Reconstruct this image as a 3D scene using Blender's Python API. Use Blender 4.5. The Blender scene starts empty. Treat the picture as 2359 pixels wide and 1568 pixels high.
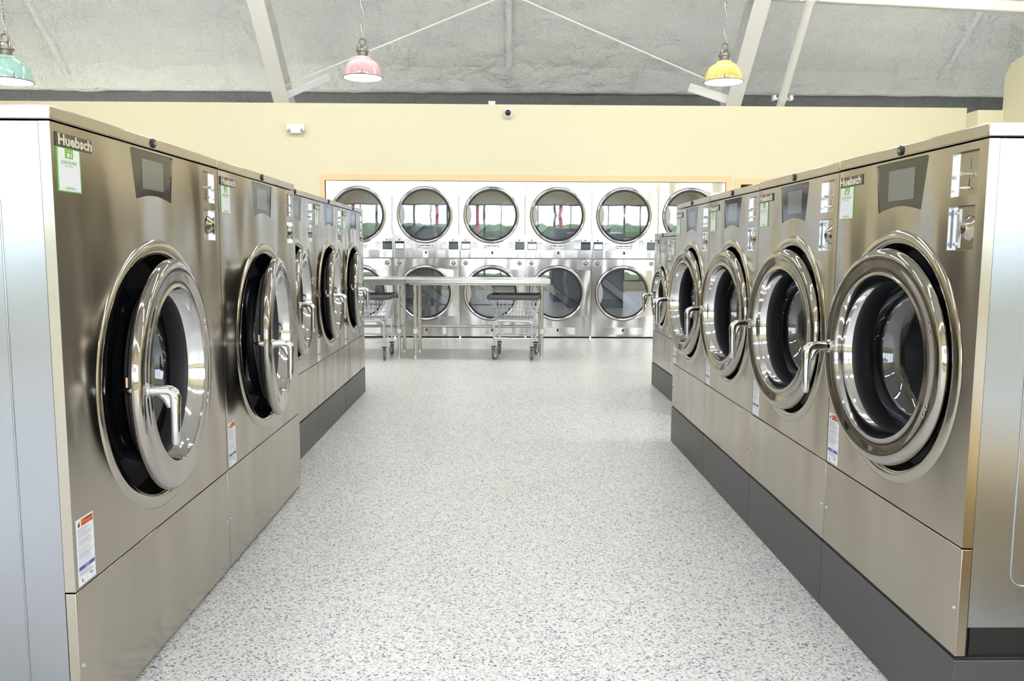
import bpy, bmesh, math, random
from math import sin, cos, pi, radians
from mathutils import Vector, Matrix, geometry
random.seed(7)
S = bpy.context.scene
COL = S.collection

# ------------------------------------------------------------------ camera
F = 1873.16; PITCH = .1091; ROLL = .0045; YAW = .0163; CAMH = 1.1554
_cy, _sy, _cp, _sp, _cr, _sr = cos(YAW), sin(YAW), cos(PITCH), sin(PITCH), cos(ROLL), sin(ROLL)
_a = Vector((_cy, -_sy, 0)); _b = Vector((_sp*_sy, _sp*_cy, _cp)); FWD = Vector((_cp*_sy, _cp*_cy, -_sp))
RIGHT = _cr*_a + _sr*_b; DOWN = _sr*_a - _cr*_b
cam_data = bpy.data.cameras.new('camera'); cam = bpy.data.objects.new('camera', cam_data); COL.objects.link(cam)
m3 = Matrix((RIGHT, -DOWN, -FWD)).transposed()
cam.matrix_world = Matrix.Translation((0, 0, CAMH)) @ m3.to_4x4()
cam_data.sensor_width = 36; cam_data.lens = F/2359*36; cam_data.clip_start = .05; cam_data.clip_end = 300
S.camera = cam

def at(u, v, Y):
    """point on the plane y=Y seen at photo pixel (u,v)"""
    d = FWD + RIGHT*((u-1179.5)/F) + DOWN*((v-784)/F)
    t = Y/d.y
    return Vector((0, 0, CAMH)) + d*t

# ------------------------------------------------------------------ world, sun, exposure
S.view_settings.view_transform = 'Standard'; S.view_settings.look = 'None'
S.view_settings.gamma = 1; S.view_settings.use_curve_mapping = False
S.view_settings.exposure = 1.0
W = bpy.data.worlds.new('sky'); S.world = W; W.use_nodes = True
bg = W.node_tree.nodes['Background']
bg.inputs[0].default_value = (.80, .89, 1.0, 1); bg.inputs[1].default_value = 3.6
sun_d = bpy.data.lights.new('sun', 'SUN'); sun_d.energy = 3.0; sun_d.angle = radians(3); sun_d.color = (1, .95, .86)
sun = bpy.data.objects.new('sun', sun_d); COL.objects.link(sun); sun.rotation_euler = (radians(25), radians(20), 0)
TUBE_POWER = 26.0
cy_ = S.cycles
cy_.max_bounces = 6; cy_.glossy_bounces = 4; cy_.diffuse_bounces = 3; cy_.transmission_bounces = 4; cy_.transparent_max_bounces = 10
cy_.use_adaptive_sampling = True; cy_.adaptive_threshold = .06
cy_.caustics_reflective = False; cy_.caustics_refractive = False; cy_.blur_glossy = .6
cy_.sample_clamp_indirect = 6; cy_.use_denoising = True

# ------------------------------------------------------------------ materials
MAT = {}
def mat(name, col=(.5, .5, .5), rough=.5, metal=0., spec=.5, emit=None, estr=0, aniso=0, coat=0, arot=0):
    m = bpy.data.materials.new(name); m.use_nodes = True; nt = m.node_tree
    b = nt.nodes['Principled BSDF']
    b.inputs['Base Color'].default_value = (*col, 1); b.inputs['Roughness'].default_value = rough
    b.inputs['Metallic'].default_value = metal; b.inputs['Specular IOR Level'].default_value = spec
    if coat: b.inputs['Coat Weight'].default_value = coat; b.inputs['Coat Roughness'].default_value = .1
    if emit: b.inputs['Emission Color'].default_value = (*emit, 1); b.inputs['Emission Strength'].default_value = estr
    if aniso:
        b.inputs['Anisotropic'].default_value = aniso; b.inputs['Anisotropic Rotation'].default_value = arot
        t = nt.nodes.new('ShaderNodeTangent'); t.direction_type = 'RADIAL'; t.axis = 'Z'
        nt.links.new(t.outputs[0], b.inputs['Tangent'])
    MAT[name] = m; return m
def nodes(m): return m.node_tree.nodes, m.node_tree.links, m.node_tree.nodes['Principled BSDF']
def coords(m, scale=(1, 1, 1), rnd=False):
    N, L, b = nodes(m)
    tc = N.new('ShaderNodeTexCoord'); mp = N.new('ShaderNodeMapping'); mp.inputs['Scale'].default_value = scale
    L.new(tc.outputs['Object'], mp.inputs[0])
    if rnd:
        oi = N.new('ShaderNodeObjectInfo'); mu = N.new('ShaderNodeMath'); mu.operation = 'MULTIPLY'; mu.inputs[1].default_value = 37
        L.new(oi.outputs['Random'], mu.inputs[0]); L.new(mu.outputs[0], mp.inputs['Location'])
    return mp.outputs[0]
def noise(m, vec, scale, detail=2, rough=.5, dist=0):
    N, L, b = nodes(m); n = N.new('ShaderNodeTexNoise')
    n.inputs['Scale'].default_value = scale; n.inputs['Detail'].default_value = detail
    n.inputs['Roughness'].default_value = rough; n.inputs['Distortion'].default_value = dist
    L.new(vec, n.inputs['Vector']); return n.outputs[0]
def bump(m, h, strength, dist, prev=None):
    N, L, b = nodes(m); n = N.new('ShaderNodeBump'); n.inputs['Strength'].default_value = strength
    n.inputs['Distance'].default_value = dist; L.new(h, n.inputs['Height'])
    if prev: L.new(prev, n.inputs['Normal'])
    return n.outputs[0]
def ramp(m, fac, stops, interp='LINEAR'):
    N, L, b = nodes(m); r = N.new('ShaderNodeValToRGB'); cr = r.color_ramp; cr.interpolation = interp
    while len(cr.elements) < len(stops): cr.elements.new(.5)
    for e, (p, c) in zip(cr.elements, stops): e.position = p; e.color = (*c, 1)
    L.new(fac, r.inputs[0]); return r.outputs[0]

def steel(name, col, rough, aniso, arot, wave, smear=.0):
    m = mat(name, col, rough, 1, aniso=aniso, arot=arot); N, L, b = nodes(m)
    v = coords(m, (1, 1, 1), True)
    w1 = noise(m, coords(m, (1, 1, .55), True), 1.6, 0, .3, .3)
    w2 = noise(m, coords(m, (1, 1, .28), True), 6.0, 0, .3, .2)
    nb = bump(m, w1, 1, wave, bump(m, w2, 1, wave*.40))
    L.new(nb, b.inputs['Normal'])
    f = noise(m, coords(m, (1, 1, 1)), 2.2, 3, .5, .3)
    mr = N.new('ShaderNodeMapRange'); mr.inputs[1].default_value = .3; mr.inputs[2].default_value = .75
    mr.inputs[3].default_value = rough; mr.inputs[4].default_value = rough+smear
    L.new(f, mr.inputs[0]); L.new(mr.outputs[0], b.inputs['Roughness'])
    c = ramp(m, f, [(.25, tuple(x*.92 for x in col)), (.75, tuple(min(1, x*1.05) for x in col))])
    L.new(c, b.inputs['Base Color'])
    return m
steel('steel_front', (.47, .43, .37), .18, .5, .25, .040, .055)
steel('steel_dryer', (.62, .61, .60), .15, .5, .25, .04, .10)
steel('steel_side', (.40, .42, .455), .285, .75, .0, .015, .04)
steel('steel_lid', (.50, .465, .41), .18, .3, .25, .012, .05)
mat('chrome', (.66, .66, .67), .07, 1)
mat('door_steel', (.46, .44, .41), .06, 1)
mat('bezel_steel', (.48, .455, .40), .12, 1)
mat('zinc', (.70, .74, .80), .22, 1)
mat('tube_steel', (.60, .59, .57), .22, 1)
mat('drum_steel', (.50, .52, .55), .28, 1)
mat('brass', (.75, .50, .36), .3, 1)
mat('rubber', (.012, .012, .016), .45)
mat('black_gap', (.01, .01, .011), .6)
mat('black_plastic', (.02, .02, .022), .35)
mat('charcoal', (.075, .077, .085), .38)
mat('plinth_paint', (.070, .070, .073), .42)
mat('display_black', (.015, .015, .017), .09, spec=.8)
mat('screen_grey', (.16, .17, .165), .12, spec=.8)
mat('screen_lit', (.3, .32, .36), .15, emit=(.8, .86, 1), estr=.9)
mat('screen_dim', (.06, .07, .09), .10, emit=(.3, .38, .5), estr=.08)
mat('sticker_white', (.84, .86, .92), .35)
mat('sticker_green', (.15, .50, .05), .4)
mat('sticker_orange', (.90, .22, .03), .4)
mat('sticker_blue', (.04, .09, .36), .4)
mat('ink', (.03, .03, .04), .5)
mat('ink_soft', (.35, .36, .42), .5)
mat('white_text', (.9, .9, .9), .4)
mat('badge_dark', (.10, .09, .075), .3)
mat('badge_metal', (.86, .85, .82), .28, .9)
mat('wall_yellow', (.79, .74, .53), .55)
mat('trim_peach', (.90, .65, .38), .5)
mat('beam_white', (.80, .80, .78), .45)
mat('white_plastic', (.86, .86, .88), .3)
mat('lens_black', (.012, .012, .014), .08)
mat('grey_plastic', (.4, .4, .42), .3)
mat('gunmetal', (.30, .28, .27), .3, .9)
mat('shade_teal', (.42, .72, .65), .12, coat=1)
mat('shade_pink', (.86, .53, .59), .12, coat=1)
mat('shade_yellow', (.85, .77, .22), .12, coat=1)
mat('shade_white', (.9, .9, .88), .3)
mat('lamp_glow', (.9, .9, .9), .4, emit=(1, .99, .96), estr=6)
mat('tube_glow', (.9, .9, .9), .4, emit=(1, .985, .965), estr=TUBE_POWER)
mat('mullion', (.03, .032, .035), .35, .4)
mat('asphalt', (.32, .32, .33), .9)
mat('canopy_white', (.88, .88, .88), .4)
mat('red_paint', (.65, .03, .03), .35)
mat('hedge_green', (.10, .16, .05), .8)
mat('bench_gold', (.75, .48, .04), .5)
mat('foam_grey', (.40, .405, .41), .9)
mat('drum_back', (.36, .38, .40), .35, .9)
mat('wheel_grey', (.62, .64, .66), .4)
mat('tire', (.16, .155, .16), .6)

def glass(name, tint, refl):
    m = bpy.data.materials.new(name); m.use_nodes = True; N, L = m.node_tree.nodes, m.node_tree.links
    N.clear(); o = N.new('ShaderNodeOutputMaterial'); t = N.new('ShaderNodeBsdfTransparent'); t.inputs[0].default_value = (*tint, 1)
    g = N.new('ShaderNodeBsdfGlossy'); g.inputs['Roughness'].default_value = .02; g.inputs[0].default_value = (.95, .97, 1, 1)
    fr = N.new('ShaderNodeFresnel'); ge = N.new('ShaderNodeNewGeometry'); mi = N.new('ShaderNodeMix'); mi.inputs[2].default_value = refl; mi.inputs[3].default_value = 1/refl
    L.new(ge.outputs['Backfacing'], mi.inputs[0]); L.new(mi.outputs[0], fr.inputs[0]); mx = N.new('ShaderNodeMixShader')
    L.new(fr.outputs[0], mx.inputs[0]); L.new(t.outputs[0], mx.inputs[1]); L.new(g.outputs[0], mx.inputs[2]); L.new(mx.outputs[0], o.inputs[0])
    MAT[name] = m
glass('door_glass', (.62, .66, .72), 2.1); glass('dryer_glass', (.55, .58, .60), 2.6)

# floor: epoxy flake
m = mat('floor_epoxy', (.8, .8, .8), .3, spec=.5); N, L, b = nodes(m)
v = coords(m)
def vor(scale, seedoff):
    mp = N.new('ShaderNodeMapping'); mp.inputs['Location'].default_value = (seedoff, seedoff*1.7, 0); L.new(v, mp.inputs[0])
    nd = N.new('ShaderNodeTexNoise'); nd.inputs['Scale'].default_value = scale*1.2; L.new(mp.outputs[0], nd.inputs['Vector'])
    ad = N.new('ShaderNodeVectorMath'); ad.operation = 'MULTIPLY_ADD'; ad.inputs[1].default_value = (.9/scale,)*3
    L.new(nd.outputs['Color'], ad.inputs[0]); L.new(mp.outputs[0], ad.inputs[2])
    n = N.new('ShaderNodeTexVoronoi'); n.inputs['Scale'].default_value = scale; L.new(ad.outputs[0], n.inputs['Vector']); 
    sp = N.new('ShaderNodeSeparateColor'); L.new(n.outputs['Color'], sp.inputs[0]); return sp.outputs[0]
c1 = ramp(m, vor(170, 0), [(0, (.13, .18, .29)), (.035, (.34, .37, .45)), (.09, (.60, .62, .66)), (.20, (.78, .78, .77)), (.45, (.86, .86, .84)), (.75, (.91, .91, .89))], 'CONSTANT')
c2 = ramp(m, vor(270, 9), [(0, (.30, .35, .45)), (.035, (.62, .64, .68)), (.12, (1, 1, 1))], 'CONSTANT')
mx = N.new('ShaderNodeMix'); mx.data_type = 'RGBA'; mx.blend_type = 'MULTIPLY'; mx.inputs[0].default_value = 1
L.new(c1, mx.inputs[6]); L.new(c2, mx.inputs[7])
dirt = ramp(m, noise(m, v, 1.1, 4, .6), [(.3, (.93, .93, .92)), (.7, (1, 1, 1))])
mx2 = N.new('ShaderNodeMix'); mx2.data_type = 'RGBA'; mx2.blend_type = 'MULTIPLY'; mx2.inputs[0].default_value = 1
L.new(mx.outputs[2], mx2.inputs[6]); L.new(dirt, mx2.inputs[7]); L.new(mx2.outputs[2], b.inputs['Base Color'])
L.new(bump(m, noise(m, v, 60, 2), .15, .002), b.inputs['Normal'])

def foam(name, col):
    m = mat(name, col, .9); N, L, b = nodes(m); v = coords(m)
    h1 = noise(m, v, 3, 3, .5, .15); h2 = noise(m, v, 55, 2, .5)
    L.new(bump(m, h2, .9, .03, bump(m, h1, .9, .22)), b.inputs['Normal'])
    L.new(ramp(m, noise(m, v, 2.0, 4, .55, .1), [(.3, tuple(x*.94 for x in col)), (.7, col)]), b.inputs['Base Color'])
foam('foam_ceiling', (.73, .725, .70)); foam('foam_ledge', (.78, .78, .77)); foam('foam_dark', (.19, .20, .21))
# perforated drum
for nm, sc_ in (('drum_perf', 110), ('drum_back_perf', 9)):
    m = mat(nm, (.2, .21, .23), .35, .9); N, L, b = nodes(m); v = coords(m)
    n = N.new('ShaderNodeTexVoronoi'); n.inputs['Scale'].default_value = sc_; n.inputs['Randomness'].default_value = 0 if sc_ > 20 else .7; L.new(v, n.inputs['Vector'])
    L.new(ramp(m, n.outputs['Distance'], [(0, (.03, .03, .035)), (.22 if sc_ > 20 else .08, (.05, .05, .06)), (.30 if sc_ > 20 else .10, (.22, .23, .25) if sc_ > 20 else (.40, .42, .44))]), b.inputs['Base Color'])

# ------------------------------------------------------------------ mesh builder
_textcache = {}
def text_geo(s, bold):
    k = (s, bold)
    if k not in _textcache:
        cu = bpy.data.curves.new('t', 'FONT'); cu.body = s; cu.size = 1; cu.offset = bold; cu.resolution_u = 2
        o = bpy.data.objects.new('t', cu); COL.objects.link(o)
        me = bpy.data.meshes.new_from_object(o.evaluated_get(bpy.context.evaluated_depsgraph_get()))
        vs = [tuple(v.co) for v in me.vertices]; fs = [tuple(p.vertices) for p in me.polygons]
        bpy.data.objects.remove(o); bpy.data.curves.remove(cu); bpy.data.meshes.remove(me)
        xs = [v[0] for v in vs]; ys = [v[1] for v in vs]
        _textcache[k] = ([((v[0]-min(xs))/(max(xs)-min(xs)), (v[1]-min(ys))/(max(ys)-min(ys))) for v in vs], fs)
    return _textcache[k]

class MB:
    def __init__(s): s.v = []; s.f = []; s.m = []; s.mats = []; s.cur = 0
    def mat(s, n):
        if n not in s.mats: s.mats.append(n)
        s.cur = s.mats.index(n); return s
    def add(s, vs, fs):
        o = len(s.v); s.v += [tuple(x) for x in vs]
        for f in fs: s.f.append(tuple(i+o for i in f)); s.m.append(s.cur)
        return s
    def box(s, x0, x1, y0, y1, z0, z1):
        v = [(x, y, z) for x in (x0, x1) for y in (y0, y1) for z in (z0, z1)]
        return s.add(v, [(0, 1, 3, 2), (4, 6, 7, 5), (0, 4, 5, 1), (2, 3, 7, 6), (0, 2, 6, 4), (1, 5, 7, 3)])
    def lathe(s, prof, o=(0, 0, 0), axis='-y', n=64, a0=0, a1=2*pi):
        full = abs(a1-a0-2*pi) < 1e-6; k = n if full else n+1
        vs = []
        for r, w in prof:
            for i in range(k):
                a = a0+(a1-a0)*i/n; c, d = r*cos(a), r*sin(a)
                if axis == '-y': p = (o[0]+c, o[1]-w, o[2]+d)
                elif axis == 'z': p = (o[0]+c, o[1]+d, o[2]+w)
                else: p = (o[0]+w, o[1]+c, o[2]+d)
                vs.append(p)
        fs = []
        for j in range(len(prof)-1):
            for i in range(n):
                i2 = (i+1) % k if full else i+1
                fs.append((j*k+i, j*k+i2, (j+1)*k+i2, (j+1)*k+i))
        return s.add(vs, fs)
    def tube(s, pts, r, n=8, closed=False):
        pts = [Vector(p) for p in pts]; N_ = len(pts)
        rs = r if isinstance(r, (list, tuple)) else [r]*N_
        vs = []; up = None
        for i, p in enumerate(pts):
            if closed: t = pts[(i+1) % N_]-pts[i-1]
            else: t = pts[min(i+1, N_-1)]-pts[max(i-1, 0)]
            t.normalize()
            if up is None:
                up = Vector((0, 0, 1)) if abs(t.z) < .9 else Vector((1, 0, 0))
            a = t.cross(up)
            if a.length < 1e-4: a = t.cross(Vector((0, 1, 0)))
            a.normalize(); b = a.cross(t).normalized(); up = b
            for k in range(n): vs.append(p+(a*cos(2*pi*k/n)+b*sin(2*pi*k/n))*rs[i])
        fs = []
        for i in range(N_ if closed else N_-1):
            j = (i+1) % N_
            for k in range(n): fs.append((i*n+k, i*n+(k+1) % n, j*n+(k+1) % n, j*n+k))
        if not closed: fs.append(tuple(range(n))); fs.append(tuple((N_-1)*n+k for k in range(n)))
        return s.add(vs, fs)
    def cyl(s, p0, p1, r, n=16): return s.tube([p0, p1], r, n)
    def plate(s, outer, holes, y, depth):
        """flat plate in the x-z plane at y, hole walls and rim go back by depth"""
        loops = [outer]+holes
        tri = geometry.tessellate_polygon([[Vector((x, z, 0)) for x, z in lp] for lp in loops])
        fl = [p for lp in loops for p in lp]
        s.add([(x, y, z) for x, z in fl], [tuple(t) for t in tri])
        for lp in loops:
            k = len(lp)
            s.add([(x, y, z) for x, z in lp]+[(x, y+depth, z) for x, z in lp], [(i, (i+1) % k, k+(i+1) % k, k+i) for i in range(k)])
        return s
    def poly(s, pts, y): return s.add([(x, y, z) for x, z in pts], [tuple(range(len(pts)))])
    def rect(s, x0, x1, z0, z1, y): return s.poly([(x0, z0), (x1, z0), (x1, z1), (x0, z1)], y)
    def text(s, t, x0, x1, z0, z1, y, bold=0):
        vs, fs = text_geo(t, bold)
        return s.add([(x0+(x1-x0)*a, y, z0+(z1-z0)*b) for a, b in vs], fs)
    def sphere(s, c, r, n=12, sy=1): 
        prof = [(r*sin(pi*i/8), -r*cos(pi*i/8)) for i in range(9)]
        return s.lathe([(max(a, 1e-5), b) for a, b in prof], c, 'z', n)
    def build(s, name, parent=None, mats=None, bevel=0, sharp=32, recalc=True, origin=None, smooth=True):
        me = bpy.data.meshes.new(name); 
        if origin: s.v = [(a-origin[0], b-origin[1], c-origin[2]) for a, b, c in s.v]
        me.from_pydata(s.v, [], s.f)
        for n in (s.mats or [mats]): me.materials.append(MAT[n])
        if s.mats: me.polygons.foreach_set('material_index', s.m)
        bm = bmesh.new(); bm.from_mesh(me); bmesh.ops.remove_doubles(bm, verts=bm.verts, dist=1e-6)
        if recalc: bmesh.ops.recalc_face_normals(bm, faces=bm.faces)
        bm.to_mesh(me); bm.free()
        if smooth:
            me.polygons.foreach_set('use_smooth', [True]*len(me.polygons)); me.set_sharp_from_angle(angle=radians(sharp))
        o = bpy.data.objects.new(name, me); COL.objects.link(o)
        if parent: o.parent = parent
        if origin: o.location = origin
        if bevel:
            md = o.modifiers.new('bevel', 'BEVEL'); md.width = bevel; md.segments = 2; md.limit_method = 'ANGLE'; md.angle_limit = radians(50); md.harden_normals = False
        return o
def M(matname): return MB().mat(matname)
def thing(name, label, cat, loc=(0, 0, 0), rz=0, group=None):
    o = bpy.data.objects.new(name, None); COL.objects.link(o); o.empty_display_size = .1
    o.location = loc; o.rotation_euler = (0, 0, rz); o['label'] = label; o['category'] = cat
    if group: o['group'] = group
    return o
def tag(o, label, cat, group=None):
    o['label'] = label; o['category'] = cat
    if group: o['group'] = group
    return o
def struct(o, label=None, cat=None):
    o['kind'] = 'structure'
    if label: o['label'] = label
    if cat: o['category'] = cat
    return o
def dup(root, loc=None, label=None, skip=()):
    r = root.copy(); COL.objects.link(r)
    if loc is not None: r.location = loc
    if label: r['label'] = label
    for ch in list(root.children):
        if ch.name.split('.')[0] in skip: continue
        c = ch.copy(); COL.objects.link(c); c.parent = r
        for g in list(ch.children):
            d = g.copy(); COL.objects.link(d); d.parent = c
    return r
def circ(cx, cz, r, n=96): return [(cx+r*cos(2*pi*i/n), cz+r*sin(2*pi*i/n)) for i in range(n)]
def rrect(x0, x1, z0, z1, r, n=5):
    out = []
    for cx, cz, a0 in ((x1-r, z0+r, -pi/2), (x1-r, z1-r, 0), (x0+r, z1-r, pi/2), (x0+r, z0+r, pi)):
        out += [(cx+r*cos(a0+pi/2*i/n), cz+r*sin(a0+pi/2*i/n)) for i in range(n+1)]
    return out

# ------------------------------------------------------------------ the setting
BACK = 10.8546
XW_L, XW_R, FRONT = -8.0, 6.47, -4.8
fl = MB(); fl.box(XW_L-.2, 8.5, FRONT-.1, 12.4, -.12, 0); struct(fl.build('floor', mats='floor_epoxy', smooth=False))
WT = 3.055
# dryer recess in the back wall
RX0, RX1, RZ = -2.2855, 2.9935, 2.0715
w = MB(); w.plate([(XW_L, 0), (RX0, 0), (RX0, RZ), (RX1, RZ), (RX1, 0), (3.19, 0), (3.19, 2.05), (6.142, 2.05), (6.142, WT), (XW_L, WT)], [], BACK, .14)
w.box(XW_L, 6.142, BACK+.14, BACK+.141, 2.2, WT)
struct(w.build('wall_back', mats='wall_yellow', smooth=False))
w = MB(); w.box(6.142, 6.50, 10.60, 11.0, 0, 2.985); struct(w.build('wall_back_corner', mats='wall_yellow', smooth=False))
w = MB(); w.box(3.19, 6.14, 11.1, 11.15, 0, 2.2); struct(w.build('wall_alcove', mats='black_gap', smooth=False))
# right side wall, its top follows the roof
rp = [(-4.8, 0), (10.62, 0), (10.62, 3.42), (10.5, 3.55), (10.2, 3.60), (9.6, 4.5), (2, 6.6), (-4.8, 4.4)]
w = MB(); k = len(rp); w.add([(XW_R, y, z) for y, z in rp]+[(XW_R+.15, y, z) for y, z in rp], [tuple(range(k)), tuple(range(k, 2*k))]+[(i, (i+1) % k, k+(i+1) % k, k+i) for i in range(k)])
struct(w.build('wall_right', mats='wall_yellow', smooth=False))
w = MB(); w.box(XW_L-.15, XW_L, FRONT, 12.4, 0, 7.2); w.box(8.4, 8.5, FRONT, 12.4, 0, 7.2); struct(w.build('wall_left_and_light_block', mats='wall_yellow', smooth=False))  # second box, outside the right wall, is added to stop sky light leaking in
# storefront wall behind the viewer
w = MB(); w.box(XW_L, XW_R, FRONT-.15, FRONT, 0, .72); struct(w.build('wall_front', mats='wall_yellow', smooth=False))
w = MB(); w.box(XW_L, XW_R, FRONT-.15, FRONT, 3.1, 5.2); struct(w.build('wall_front_header', mats='wall_yellow', smooth=False))
nw = 6; ww = (XW_R-XW_L)/nw
for i in range(nw):
    x0 = XW_L+i*ww; g = MB()
    g.box(x0, x0+.07, FRONT-.13, FRONT-.02, .72, 3.1).box(x0+ww-.07, x0+ww, FRONT-.13, FRONT-.02, .72, 3.1)
    g.box(x0+.07, x0+ww-.07, FRONT-.13, FRONT-.02, .72, .80).box(x0+.07, x0+ww-.07, FRONT-.13, FRONT-.02, 3.02, 3.1)
    g.box(x0+ww/2-.03, x0+ww/2+.03, FRONT-.12, FRONT-.03, .80, 3.02)
    struct(g.build('window_%d' % (i+1), mats='mullion', smooth=False))
# foam sprayed roof
SL = .829
def roofz(y):
    if y > 10.0: return 3.472+(12.0-y)*SL
    z0 = 3.472+2.0*SL
    if y > 2: return z0+(10.0-y)*.20
    return z0+8*.20-(2-y)*.30
from mathutils import noise as mno
nx, ny = 150, 90
ys = [12.35-(12.35-9.8)*(j/60) for j in range(61)]+[9.8-(9.8-FRONT+.3)*(j/29) for j in range(1, 30)]
vs = []; 
for y in ys:
    for i in range(nx+1):
        x = XW_L-.2+(XW_R+2.2-XW_L)*i/nx
        p = Vector((x*1.3, y*2.2, 0)); d = .035*mno.noise(p)+.018*mno.noise(p*3.3)
        vs.append((x, y, roofz(y)+d))
K = nx+1
w = MB(); w.add(vs, [(j*K+i, j*K+i+1, (j+1)*K+i+1, (j+1)*K+i) for j in range(len(ys)-1) for i in range(nx)])
struct(w.build('ceiling', mats='foam_ceiling', sharp=180))
# foam ledge and grey wall under the eave
vs = []; nn = 160
for (y, z) in ((11.66, roofz(11.66)+.05), (11.72, roofz(11.72)-.005), (11.80, roofz(11.80)-.035), (11.86, roofz(11.86)-.05), (11.92, 3.472), (11.945, 3.435), (11.97, 3.422), (12.2, 3.42)):
    for i in range(nn+1):
        x = XW_L+(XW_R+2-XW_L)*i/nn; q = .012*mno.noise(Vector((x*2.3, y*4, 1)))
        vs.append((x, y+q, z+q))
K = nn+1
w = MB(); w.add(vs, [(j*K+i, j*K+i+1, (j+1)*K+i+1, (j+1)*K+i) for j in range(7) for i in range(nn)])
struct(w.build('trim_1', mats='foam_ledge', sharp=180))
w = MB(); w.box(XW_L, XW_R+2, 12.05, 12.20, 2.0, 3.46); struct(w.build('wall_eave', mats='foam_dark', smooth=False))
# peach bands round the dryer bays
w = MB(); w.plate([(-2.345, 0), (RX0, 0), (RX0, RZ), (RX1, RZ), (RX1, 0), (3.065, 0), (3.065, 2.152), (-2.345, 2.152)], [], BACK-.012, .012)
struct(w.build('trim_2', mats='trim_peach', smooth=False))
w = MB(); w.plate([(3.113, 0), (3.19, 0), (3.19, 2.05), (6.1, 2.05), (6.1, 2.125), (3.113, 2.125)], [], BACK-.012, .012)
struct(w.build('trim_3', mats='trim_peach', smooth=False))

# ---- roof steel
def ybar(p, q, w_, d_, mat_='beam_white'):
    """bar from p to q, w_ wide in x, d_ deep perpendicular"""
    p, q = Vector(p), Vector(q); t = (q-p).normalized(); a = Vector((1, 0, 0)) if abs(t.x) < .9 else Vector((0, 1, 0))
    a = (a-t*a.dot(t)).normalized(); n = t.cross(a).normalized()
    vs = [r+a*sx*w_/2+n*sy*d_/2 for r in (p, q) for sx in (-1, 1) for sy in (-1, 1)]
    return vs, [(0, 1, 3, 2), (4, 6, 7, 5), (0, 4, 5, 1), (2, 3, 7, 6), (0, 2, 6, 4), (1, 5, 7, 3)]
def along(p, q, t): return Vector(p)+(Vector(q)-Vector(p))*t
for (ub, ut, lab) in ((648, 590, 'white steel rafter sloping up the ceiling left of the pink pendant lamp'), (1694.5, 1752, 'white steel rafter sloping up the ceiling right of the yellow pendant lamp')):
    p = at(ub, 240, 10.95); q = at(ut, 0, 9.87); q.x = p.x = (p.x+q.x)/2
    p2 = p+(p-q)*.25; q2 = q+(q-p)*.8
    n = Vector((0, 1, SL**-1)).normalized() if False else Vector((0, .64, .77))
    r = thing('rafter', lab, 'beam', (p.x, 0, 0))
    f = MB(); vs_, fs_ = ybar(p2, q2, .20, .014); f.add([Vector(v_)-Vector((p.x, 0, 0)) for v_ in vs_], fs_); f.build('bottom_flange', r, mats='beam_white', smooth=False)
    g = MB(); vs_, fs_ = ybar(p2+n*.26, q2+n*.26, .05, .50); g.add([Vector(v_)-Vector((p.x, 0, 0)) for v_ in vs_], fs_); g.build('web', r, mats='foam_ceiling', smooth=False)
for (ub, vb, ut, vt, lab) in ((160, 203, 58, 0, 'foam covered rib on the ceiling right of the teal pendant'), (1172, 197, 1172, 0, 'straight foam covered rib in the middle of the ceiling'), (2160, 222, 2268, 0, 'long slanted foam covered rib on the ceiling at the far right')):
    p = at(ub, vb, 11.85); q = at(ut, vt, 10.9)
    p.z = roofz(p.y)-.03; q.z = roofz(q.y)-.03; q2 = q+(q-p)*.9
    f = MB(); vs = []
    for t in range(25):
        c = along(p, q2, t/24)
        for k in range(9):
            a = pi*k/8; j = .008*mno.noise(Vector((k*.7, t*.9, ub)))
            vs.append(c+Vector((cos(a)*(.05+j), 0, -sin(a)*(.09+j)+.04)))
    f.add(vs, [(t*9+k, t*9+k+1, (t+1)*9+k+1, (t+1)*9+k) for t in range(24) for k in range(8)])
    tag(f.build('ceiling_rib', mats='foam_ledge', sharp=80), lab, 'ceiling rib')
# purlin across the roof
p = at(1700, -16, 9.95); q = at(2420, 20, 9.95); a = p+(p-q)*4.0
f = MB(); vs_, fs_ = ybar(p+(p-q)*.0, q+(q-p)*.3, .10, .13); f.add(vs_, fs_)
tag(f.build('roof_purlin', mats='beam_white', bevel=.02), 'white purlin running across the top right of the ceiling', 'beam')
# round pipe with clamps
p = at(1799, 240, 10.98); q = at(1867, 0, 9.9); d = (q-p)
r = thing('ceiling_pipe', 'round white pipe clamped to the ceiling right of the white rafter', 'pipe', p)
f = MB(); f.tube([-.2*d, Vector((0, 0, 0)), d*.5, d*1.6], .052, 20); f.build('pipe', r, mats='beam_white')
for t in (.06, 1.0):
    c = d*t; f = MB(); f.tube([c-d.normalized()*.02, c+d.normalized()*.02], .060, 20); f.box(c.x-.13, c.x+.13, c.y+.02, c.y+.05, c.z-.01, c.z+.02)
    f.box(c.x-.13, c.x-.09, c.y-.03, c.y+.06, c.z-.02, c.z+.04).box(c.x+.09, c.x+.13, c.y-.03, c.y+.06, c.z-.02, c.z+.04); f.build('clamp', r, mats='beam_white')
# brace rods
for (u0, v0, u1, v1, lab) in ((655, 198, 1150, -5, 'thin brace rod rising from the left rafter towards the middle rib'), (1665, 199, 1195, -5, 'thin brace rod rising from behind the yellow lamp towards the middle rib')):
    p = at(u0, v0, 10.9); q = at(u1, v1, 10.0); f = MB(); f.tube([p, q], .011, 8)
    tag(f.build('brace_rod', mats='beam_white'), lab, 'rod')
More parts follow.
